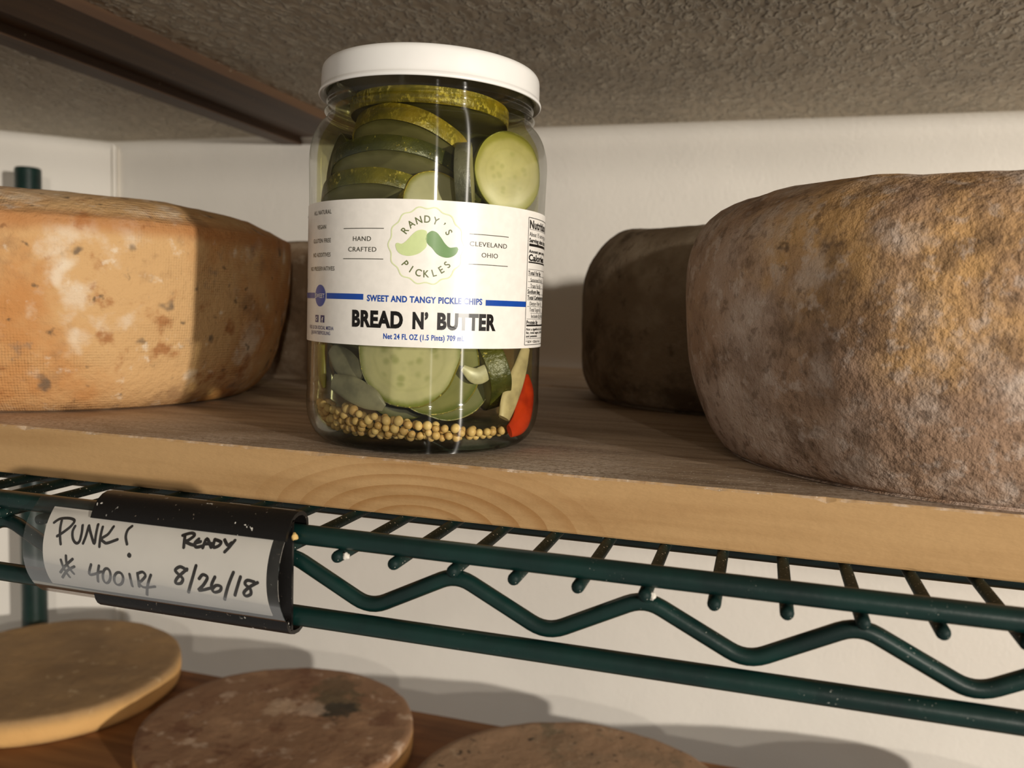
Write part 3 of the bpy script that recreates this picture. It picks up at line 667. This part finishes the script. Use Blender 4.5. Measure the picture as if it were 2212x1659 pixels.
# ---- printing
_tc = {}
def glyphs(s, bold=0.):
    if (s, bold) in _tc: return _tc[s, bold]
    cu = bpy.data.curves.new('t', 'FONT'); cu.body = s; cu.size = 1; cu.offset = bold; cu.resolution_u = 4; cu.space_character = 1.08
    o = bpy.data.objects.new('t', cu); C.objects.link(o); bpy.context.view_layer.update()
    me = bpy.data.meshes.new_from_object(o.evaluated_get(bpy.context.evaluated_depsgraph_get()))
    v = [(q.co.x, q.co.y) for q in me.vertices]; f = [tuple(p.vertices) for p in me.polygons]
    bpy.data.objects.remove(o); bpy.data.curves.remove(cu); bpy.data.meshes.remove(me)
    x0, x1 = min(q[0] for q in v), max(q[0] for q in v)
    cap = .7 if True else 1
    _tc[s, bold] = (v, f, x0, x1); return _tc[s, bold]
CAP = .729                                         # cap height of the built-in face at size 1
OFF = .00022
def text(b, s, u0, u1, zb, cap, mi, bold=0., off=OFF, align=None):
    """s between u0 and u1 (mm round the jar), base line zb, cap height cap"""
    v, f, x0, x1 = glyphs(s, bold); k = (u1-u0)/(x1-x0)
    b.add([L(u0+(x-x0)*k, zb+y*cap/CAP, off) for x, y in v], f, mi, False)
def bar(b, u0, u1, z0, z1, mi, off=OFF):
    n = max(1, int(abs(u1-u0)/1.5)); vs = []
    for i in range(n+1): u = u0+(u1-u0)*i/n; vs += [L(u, z0, off), L(u, z1, off)]
    b.add(vs, [(2*i, 2*i+2, 2*i+3, 2*i+1) for i in range(n)], mi, False)
def disc(b, u, z, ru, rz, mi, off=OFF, n=40, ir=0.):
    if ir: 
        vs = [L(u+ru*q*math.cos(2*PI*k/n), z+rz*q*math.sin(2*PI*k/n), off) for k in range(n) for q in (1, ir)]
        b.add(vs, [(2*k, 2*((k+1) % n), 2*((k+1) % n)+1, 2*k+1) for k in range(n)], mi, False)
    else:
        vs = [L(u, z, off)]+[L(u+ru*q*math.cos(2*PI*k/n), z+rz*q*math.sin(2*PI*k/n), off) for q in (.5, 1) for k in range(n)]
        b.add(vs, [(0, 1+k, 1+(k+1) % n) for k in range(n)]+[(1+k, 1+n+k, 1+n+(k+1) % n, 1+(k+1) % n) for k in range(n)], mi, False)
BK, BL, GY, OL, PG, GR, LG, WH, NV = range(9)
b = MB()
for s, u0, u1, zb in (('ALL NATURAL', -51.3, -38.2, 83.8), ('VEGAN', -48.0, -41.4, 78.6), ('GLUTEN FREE', -51.6, -38.3, 73.8), ('NO ADDITIVES', -51.7, -38.4, 68.8), ('NO PRESERVATIVES', -54.4, -36.0, 63.9)):
    text(b, s, u0, u1, zb, 1.5, GY, .012)
text(b, 'HAND', -27.2, -19.9, 74.05, 1.65, GY, .004); text(b, 'CRAFTED', -29.2, -17.8, 70.45, 1.65, GY, .004)
bar(b, -31.5, -15.2, 78.2, 78.45, GY); bar(b, -31.5, -15.2, 67.85, 68.1, GY)
text(b, 'CLEVELAND', 14.6, 29.9, 73.65, 1.65, GY, .004); text(b, 'OHIO', 19.2, 25.9, 70.0, 1.65, GY, .004)
bar(b, 14.4, 30.6, 77.6, 77.85, GY); bar(b, 14.4, 30.6, 67.35, 67.6, GY)
disc(b, -45.0, 55.0, 4.0, 3.9, BL); text(b, 'SWEET', -48.4, -41.6, 54.2, 1.6, WH, .01, OFF+.00012)
bar(b, -40.4, -22.5, 54.0, 56.0, BL); bar(b, -78, -49.7, 54.0, 56.0, BL); bar(b, 21.4, 41.7, 53.4, 55.4, BL)
text(b, 'SWEET AND TANGY PICKLE CHIPS', -21.0, 20.0, 53.65, 2.15, BL, .034)
text(b, 'BREAD', -27.0, -7.8, 44.95, 5.5, BK, .05); text(b, "N\u2019", -4.5, .8, 44.95, 5.5, BK, .05); text(b, 'BUTTER', 3.9, 25.9, 44.95, 5.5, BK, .05)
text(b, 'Net 24 FL OZ (1.5 Pints) 709 mL', -14.6, 13.6, 40.95, 1.9, BL, .026)
text(b, 'FIND US ON SOCIAL MEDIA', -55.3, -36.0, 42.9, 1.35, NV, .012); text(b, '@ALWAYSBEPICKLING', -53.0, -37.9, 41.1, 1.3, NV, .012)
# the two little square badges: a camera and a letter f
for u in (-47.4, -43.0): bar(b, u-1.35, u+1.35, 45.4, 48.0, NV)
disc(b, -47.4, 46.7, .75, .75, WH, OFF+.0001, 20, .6); bar(b, -46.7, -46.4, 47.4, 47.65, WH, OFF+.0001)
text(b, 'f', -43.4, -42.3, 45.5, 1.9, WH, .03, OFF+.0001)
# edge of the panel that starts round the left side
bar(b, -62.2, -61.9, 41.0, 84.5, BK); bar(b, -80, -61.9, 84.3, 84.5, BK); bar(b, -80, -61.9, 41.0, 41.2, BK); bar(b, -66, -62.9, 57.6, 61.4, BK)
letter = b.build('lettering', M_ink, None); adopt(letter, label); letter.matrix_parent_inverse = Matrix()
# ---- round badge: scalloped ring, arched name, moustache in two greens
b = MB(); BU, BZ = -.4, 72.9; n = 192
wob = lambda t: 12.75+.38*math.cos(14*t)
vs = []
for k in range(n):
    t = 2*PI*k/n
    for q in (.22, -.22): vs.append(L(BU+(wob(t)+q)*math.cos(t), BZ+(wob(t)+q)*math.sin(t), OFF))
b.add(vs, [(2*k, 2*((k+1) % n), 2*((k+1) % n)+1, 2*k+1) for k in range(n)], LG, False)
def arcword(s, rad, a0, a1, up, cap, mi):
    for k, ch in enumerate(s):
        if ch == ' ': continue
        a = math.radians(a0+(a1-a0)*k/(len(s)-1)); v, f, x0, x1 = glyphs(ch, .012); xm = (x0+x1)/2; kk = cap/CAP*.92
        t = (a-PI/2) if up else (a+PI/2)
        P = []
        for x, y in v:
            lx, ly = (x-xm)*kk, y*cap/CAP-cap/2
            P.append(L(BU+rad*math.cos(a)+lx*math.cos(t)-ly*math.sin(t), BZ+rad*math.sin(a)+lx*math.sin(t)+ly*math.cos(t), OFF))
        b.add(P, f, mi, False)
arcword('RANDY\u2019S', 9.0, 146, 33, True, 2.5, OL); arcword('PICKLES', 9.35, 222, 320, False, 2.5, OL)
def blob(pts, mi, off=OFF):
    q = []; n = len(pts)
    for i in range(n):
        p0, p1, p2, p3 = pts[i-1], pts[i], pts[(i+1) % n], pts[(i+2) % n]
        for k in range(6):
            t = k/6; f = lambda a, b_, c, d: .5*((2*b_)+(c-a)*t+(2*a-5*b_+4*c-d)*t*t+(3*b_-a-3*c+d)*t**3)
            q.append((f(p0[0], p1[0], p2[0], p3[0]), f(p0[1], p1[1], p2[1], p3[1])))
    u0, u1 = min(p[0] for p in q), max(p[0] for p in q); n = int((u1-u0)/.25); vs = []
    for i in range(n+1):
        u = u0+.01+(u1-u0-.02)*i/n; zs = []
        for (a, c), (d, e) in zip(q, q[1:]+q[:1]):
            if (a-u)*(d-u) < 0: zs.append(c+(e-c)*(u-a)/(d-a))
        vs += [L(u, min(zs), off), L(u, max(zs), off)]
    b.add(vs, [(2*i, 2*i+2, 2*i+3, 2*i+1) for i in range(n)], mi, False)
blob([(-11.0, 72.9), (-10.3, 73.6), (-8.9, 73.3), (-7.4, 74.2), (-5.2, 76.6), (-3.5, 77.9), (-1.6, 78.2), (-.3, 77.4), (-.9, 75.0), (-.3, 73.0), (-1.4, 71.4), (-3.4, 70.0), (-6.2, 69.3), (-8.8, 69.7), (-10.4, 71.0)], PG)
blob([(.3, 77.4), (1.5, 78.0), (3.1, 77.4), (4.5, 75.8), (5.9, 73.9), (7.4, 72.7), (8.9, 72.8), (10.1, 72.9), (10.5, 72.0), (9.6, 70.4), (7.6, 69.3), (5.4, 69.3), (3.2, 70.3), (1.4, 72.3), (.2, 73.3), (-.7, 74.8), (-.5, 76.4)], GR)
logo = b.build('logo', M_ink, None); adopt(logo, label); logo.matrix_parent_inverse = Matrix()
# ---- nutrition panel round the right side
b = MB(); PU0, PU1 = 41.9, 76.0; ZY = lambda y: 85.84-(y-148)/1387*46.3
for z in (85.84, 39.53): bar(b, PU0, PU1, z-.12, z+.12, BK)
for u in (PU0, PU1): bar(b, u-.12, u+.12, 39.53, 85.84, BK)
I0 = PU0+.9; I1 = PU1-.9
def row(s, y, cap, w, bold=0., ind=0): text(b, s, I0+ind, I0+ind+w, ZY(y)-cap/2, cap, BK, bold)
row('Nutrition Facts', 215, 3.0, 31, .035); row('About 15 servings per container', 322, 1.7, 31); row('Serving size about 5 slices', 388, 1.6, 30, .03)
row('Amount per serving', 507, 1.2, 20, .03); row('Calories', 575, 2.4, 17.5, .035); row('Total Fat 0g', 742, 1.5, 12.5, .02); row('Saturated Fat 0g', 818, 1.5, 14, 0, 2); row('Trans Fat 0g', 882, 1.5, 11, 0, 2)
row('Sodium 0mg', 946, 1.5, 12.5, .02); row('Total Carbohydrate 0g', 1011, 1.5, 22, .025); row('Dietary Fiber 0g', 1077, 1.5, 13.5, 0, 2); row('Total Sugars 0g', 1145, 1.5, 13, 0, 2)
row('Includes 0g Added Sugars', 1216, 1.4, 23, 0, 3.6); row('Protein 0g', 1286, 1.5, 10.5, .025)
row('Not a significant source of saturated', 1362, .95, 30, .02); row('fat, total sugars, added sugars, iron', 1400, .95, 29, .02); row('and potassium', 1438, .95, 10.5, .02); row('* %DV = %Daily Value', 1500, .95, 15, .01)
for y, h in ((273, .12), (440, .95), (628, .5), (1322, .6)): bar(b, I0, I1, ZY(y)-h/1.0*.5, ZY(y)+h*.5, BK)
for y in (705, 773, 840, 907, 975, 1040, 1112, 1250, 1468): bar(b, I0, I1, ZY(y)-.07, ZY(y)+.07, BK)
bar(b, I0+3, I1, ZY(1185)-.07, ZY(1185)+.07, BK)
pan = b.build('nutrition_panel', M_ink, None); adopt(pan, label); pan.matrix_parent_inverse = Matrix()

# ------------------------------------------------------------------ what is in the jar
b = MB()
br = [(r-.35, z) for r, z in reversed(inner) if z < 127.5 and r > .5]
br = [(0, 4.4)]+[(r, max(z, 4.3)+.1) for r, z in br]; top = br[-1]
b.lathe([(r/1000, z/1000) for r, z in br]+[(top[0]/1000*.97, top[1]/1000+.0002), (0, top[1]/1000)], 120)
o = b.build('brine', M_brine); tag(o, 'olive coloured pickling brine filling the glass jar', 'liquid'); o['kind'] = 'stuff'
FLESH = {}
def slice_(label, l, c, z, R, t, n, skin, flesh=((206, 198, 134), (150, 158, 66), (150, 156, 92)), wob=.03, seed=0, seeds=True, ell=1.0, roll=0, group=None):
    """a pickle slice: round flesh disc with a band of skin; n is its facing in the jar frame"""
    root = thing('pickle_slice', label, 'pickle', J(l, c, z), group)
    N = (EL*n[0]+EC*n[1]+EZ*n[2]).normalized(); up = EZ if abs(N.z) < .9 else EC
    X = up.cross(N).normalized(); Y = N.cross(X)
    rot = Matrix((X, Y, N)).transposed().to_4x4() @ Matrix.Rotation(roll, 4, 'Z')
    root.rotation_euler = rot.to_euler()
    R /= 1000; t /= 1000; rnd = random.Random(seed); ph = [rnd.uniform(0, 6.28) for _ in range(4)]
    rad = lambda a: 1+wob*(math.cos(2*a+ph[0])+.6*math.cos(3*a+ph[1])+.4*math.cos(5*a+ph[2])+.25*math.cos(9*a+ph[3]))
    def fn(v):
        a = math.atan2(v.y, v.x); s = rad(a); return Vector((v.x*s, v.y*s*ell, v.z+.03*t*math.sin(3*a+ph[1])))
    key = (flesh, round(R, 4), seeds)
    if key not in FLESH: FLESH[key] = mk_flesh('pickle_flesh', flesh[0], flesh[1], flesh[2], R, seeds)
    b = MB(); q = R*.972
    b.lathe([(0, -.5*t), (q*.5, -.5*t), (q*.9, -.49*t), (q, -.42*t), (q, .42*t), (q*.9, .49*t), (q*.5, .5*t), (0, .5*t)], 72, 0, fn)
    b.build('flesh', FLESH[key], None, auto=.6).parent = root
    b = MB(); b.lathe([(q, -.44*t), (R*.99, -.46*t), (R, -.40*t), (R*1.004, 0), (R, .40*t), (R*.99, .46*t), (q, .44*t), (q, -.44*t)], 72, 0, fn)
    b.build('skin', skin, None, auto=.8).parent = root
    return root
G1 = ((242, 234, 178), (200, 196, 106), (206, 204, 136)); G2 = ((240, 234, 188), (150, 158, 72), (168, 174, 108)); G3 = ((222, 218, 182), (176, 172, 90), (196, 192, 144)); G4 = ((200, 194, 146), (140, 136, 74), (168, 164, 112))
slice_('large pale pickle slice facing out at top right of the jar, above the label', 29.0, 10, 103.6, 13.4, 4.5, (.30, 1, .05), M_skin_pale, G1, .015, 3, True, 1.17)
slice_('large pale pickle slice with green rim facing out under the label', -5.2, 33.5, 35.2, 18.6, 4.2, (-.12, 1, -.02), M_skin_mid, G2, .028, 5, True, 1.0)
slice_('pale pickle slice with thick yellow rim just above the label centre', 1.6, 29.5, 87.0, 13.0, 7, (.42, 1, .12), M_skin_gold, G3, .015, 8, False)
slice_('greyish pickle slice seen edge on beside the large pale one', 12.6, 27, 97.5, 13.5, 6.0, (1, .10, .05), M_skin_grey, G4, .01, 9, False)
slice_('golden skinned pickle slice lying uppermost in the jar', -7.0, 14.5, 110.6, 22.0, 7.2, (.24, -.36, 1), M_skin_gold, G4, .02, 11, False)
slice_('dark skinned pickle slice lying second from the top in the jar', -11.5, 14.0, 99.8, 25.0, 6.4, (.05, -.34, 1), M_skin_dark, G4, .015, 12, False)
slice_('olive skinned pickle slice lying third from the top, just above the label', -16.5, 15.0, 89.2, 22.6, 6.8, (.08, -.36, 1), M_skin_mid, G4, .02, 13, False)
slice_('dull green pickle slice standing against the left glass above the label', -33.5, 4.0, 101.0, 15.5, 4.0, (-1, .35, .1), M_skin_dark, ((112, 110, 70), (84, 84, 40), (100, 98, 60)), .02, 14, False)
slice_('yellow green pickle slice leaning at lower left inside the jar', -24.0, 14.5, 36.5, 13.5, 6.5, (.5, -.3, 1), M_skin_pale, G4, .02, 15, False)
slice_('second pale slice peeping out beneath the large one under the label', 2.6, 28.0, 31.0, 18.0, 3.2, (.02, 1, -.12), M_skin_mid, ((166, 164, 104), (120, 130, 56), (140, 146, 80)), .02, 16, True)
slice_('third pale slice lowest behind the large one under the label', 9.0, 23.0, 29.2, 18.5, 3.0, (.14, 1, -.1), M_skin_mid, ((150, 150, 100), (110, 120, 56), (130, 134, 80)), .02, 17, False)
slice_('dark speckled pickle chunk seen by its skin at lower right of the jar', 22.5, 14.5, 30.0, 16.0, 9.0, (1, -.28, .32), M_skin_dark, G4, .02, 18, False)
slice_('olive pickle slice added in the neck in place of bands refracted under the lid', 0, 5.5, 124.2, 29.5, 6.5, (.03, -.05, 1), M_skin_gold, G4, .01, 22, False)  # added slice, stands in for olive bands refracted from the slice below
fill = [(-20, -12, 30, 20, (.5, .8, .3)), (10, -18, 34, 20, (-.4, .8, .2)), (-8, 8, 26, 18, (.1, 1, .2)), (14, 4, 108, 18, (.2, .9, .5)), (-8, -20, 104, 22, (-.2, 1, .2)), (20, -14, 98, 18, (.5, 1, -.2)), (-24, -10, 92, 17, (-.6, .8, .2))]
for k, (l, c, z, R, n) in enumerate(fill):
    slice_('dim olive pickle slice packed behind the front slices in the jar', l, c, z, R, 5, n, M_skin_dark, ((104, 102, 56), (76, 78, 32), (90, 90, 48)), .02, 30+k, False, group='pickle slices packed deep inside the jar')
def bent(name, label, cat, pts, r, thick, mat, nrm, n=6):
    P = []
    Q = [pts[0]]+pts+[pts[-1]]; RR = [r[0]]+r+[r[-1]]; rs = []
    for i in range(1, len(Q)-2):
        for k in range(n):
            t = k/n; f = lambda a, b_, c, d: .5*((2*b_)+(c-a)*t+(2*a-5*b_+4*c-d)*t*t+(3*b_-a-3*c+d)*t**3)
            P.append(J(*[f(*[q[j] for q in Q[i-1:i+3]]) for j in range(3)])); rs.append(max(.2, f(*RR[i-1:i+3]))/1000)
    P.append(J(*pts[-1])); rs.append(r[-1]/1000)
    b = MB(); b.tube(P, rs, 16, 0, True, (tuple(EL*nrm[0]+EC*nrm[1]+EZ*nrm[2]), thick/1000)); o = b.build(name, mat, auto=1.0)
    return tag(o, label, cat)
bent('onion_strip', 'pale translucent onion strip at lower right beneath the label', 'onion', [(13.5, 33, 31), (18.5, 31.5, 28.0), (23, 29.5, 29.8), (27.5, 27, 34)], [1.2, 3.0, 2.8, 1.0], .8, M_onion, (.3, 1, 0))
bent('onion_strip', 'grey translucent onion piece above the mustard seeds at lower left', 'onion', [(-33, 25, 24), (-26, 30, 22), (-19, 33.5, 19), (-14, 35, 16)], [3.0, 4.6, 4.2, 1.5], .9, M_onion_g, (-.4, 1, 0))
bent('onion_strip', 'dull onion layer standing behind the grey onion piece', 'onion', [(-34, 20, 36), (-29, 25, 31), (-22, 30, 27)], [2.5, 5.0, 3.0], .8, M_onion_g, (-.4, 1, 0))
bent('cucumber_rind', 'yellow green rind strip upright at far lower left of the jar', 'pickle', [(-38.6, 14.5, 37), (-38.0, 16.5, 28), (-37.0, 17.5, 21)], [2.6, 2.8, 1.0], 1.2, M_onion_y, (-.9, .5, 0))
bent('pepper_strip', 'long pale pepper strip slanting at lower right of the jar', 'pepper', [(38.2, 15.0, 38), (35.2, 19.5, 28), (31.6, 24.0, 18.5), (29.6, 27.0, 12.2)], [2.2, 3.8, 4.2, 2.8], 1.3, M_strip, (.6, .8, 0))
bent('red_pepper_piece', 'glossy red pepper piece at lower right bottom of the jar', 'pepper', [(39.6, 11.5, 27.5), (39.4, 13.4, 20.5), (37.0, 18.5, 11.0), (32.0, 25.5, 7.2)], [.8, 4.3, 5.2, 2.6], 1.4, M_red, (.72, .70, .1))
# mustard seeds
b = MB(); sr = .00152; n = 10
b.lathe([(sr*math.sin(PI*k/n)*(.93 if k in (0, n) else 1), -sr*1.04*math.cos(PI*k/n)) if 0 < k < n else (0, -sr*1.04*math.cos(PI*k/n)) for k in range(n+1)], 14)
proto = b.build('mustard_seed', M_seed)
tag(proto, 'small round tan mustard seed settled at the bottom of the jar', 'mustard seed', 'mustard seeds at the bottom of the jar')
def r_in(z):
    pr = [(3.9, 30), (4.6, 36), (6.4, 39.4), (9.5, 41.6), (14, 42.6), (20, 42.8)]
    for (a, ra), (c, rc) in zip(pr, pr[1:]):
        if a <= z <= c: return ra+(rc-ra)*(z-a)/(c-a)
    return 30 if z < 3.9 else 42.8
rnd = random.Random(11); got = []
hmax = lambda u: 15.0 if u < -34 else 15.0-(u+34)/34*4.0 if u < 0 else 11.0-u/30*3.2 if u < 30 else 7.4
tries = 0
while len(got) < 190 and tries < 90000:
    tries += 1
    u = rnd.uniform(-68, 66); h = hmax(u); s = rnd.uniform(.86, 1.14)
    z = 5.4+(h-5.4)*rnd.random()**(1.35 if u < -10 else 1.9)
    if u > 6 and z > 6.5 and rnd.random() < .55: continue
    d = rnd.choice((0, 0, 0, 3.1))
    rr = r_in(z-.6)-1.52*s-.75-d; t = T0+u/1000/.0456
    p = Vector((rr*math.cos(t), rr*math.sin(t), z))
    if all((p-q).length > 1.50*(s+s2)*.985 for q, s2 in got): got.append((p, s))
for k, (p, s) in enumerate(got):
    o = proto if k == 0 else proto.copy()
    if k: C.objects.link(o)
    o.location = p/1000; o.scale = (s, s, s*rnd.uniform(.95, 1.1)); o.rotation_euler = (rnd.uniform(-.6, .6), rnd.uniform(-.6, .6), rnd.uniform(0, 6))

# ------------------------------------------------------------------ light
def lamp(name, loc, power, radius, col):
    d = bpy.data.lights.new(name, 'POINT'); d.energy = power; d.shadow_soft_size = radius; d.color = col
    o = bpy.data.objects.new(name, d); C.objects.link(o); o.location = loc; return o
lamp('key_lamp', (1.9*math.cos(math.radians(-33)), 1.9*math.sin(math.radians(-33)), .13), 134, .028, (1, .925, .82))
lamp('fill_lamp', (1.7*math.cos(math.radians(-62)), 1.7*math.sin(math.radians(-62)), .27), 22, .02, (1, .92, .80))
w = bpy.data.worlds.new('room_light'); bpy.context.scene.world = w; w.use_nodes = True
w.node_tree.nodes['Background'].inputs[0].default_value = (1, .94, .86, 1); w.node_tree.nodes['Background'].inputs[1].default_value = .28

# ------------------------------------------------------------------ camera
cd = bpy.data.cameras.new('camera'); cam = bpy.data.objects.new('camera', cd); C.objects.link(cam)
m = Matrix(CAM_ROT).to_4x4(); m.translation = CAM_LOC; cam.matrix_world = m
cd.lens = 30.152; cd.sensor_width = 36; cd.sensor_fit = 'HORIZONTAL'; cd.clip_start = .01; cd.clip_end = 50
cd.dof.use_dof = True; cd.dof.focus_distance = .292; cd.dof.aperture_fstop = 16
S = bpy.context.scene; S.camera = cam
S.view_settings.view_transform = 'Standard'; S.view_settings.look = 'None'; S.view_settings.exposure = 0; S.view_settings.gamma = 1
cy = S.cycles
cy.max_bounces = 8; cy.diffuse_bounces = 4; cy.glossy_bounces = 3; cy.transmission_bounces = 4; cy.transparent_max_bounces = 24
cy.sample_clamp_indirect = 4; cy.caustics_reflective = False; cy.caustics_refractive = False; cy.use_denoising = True
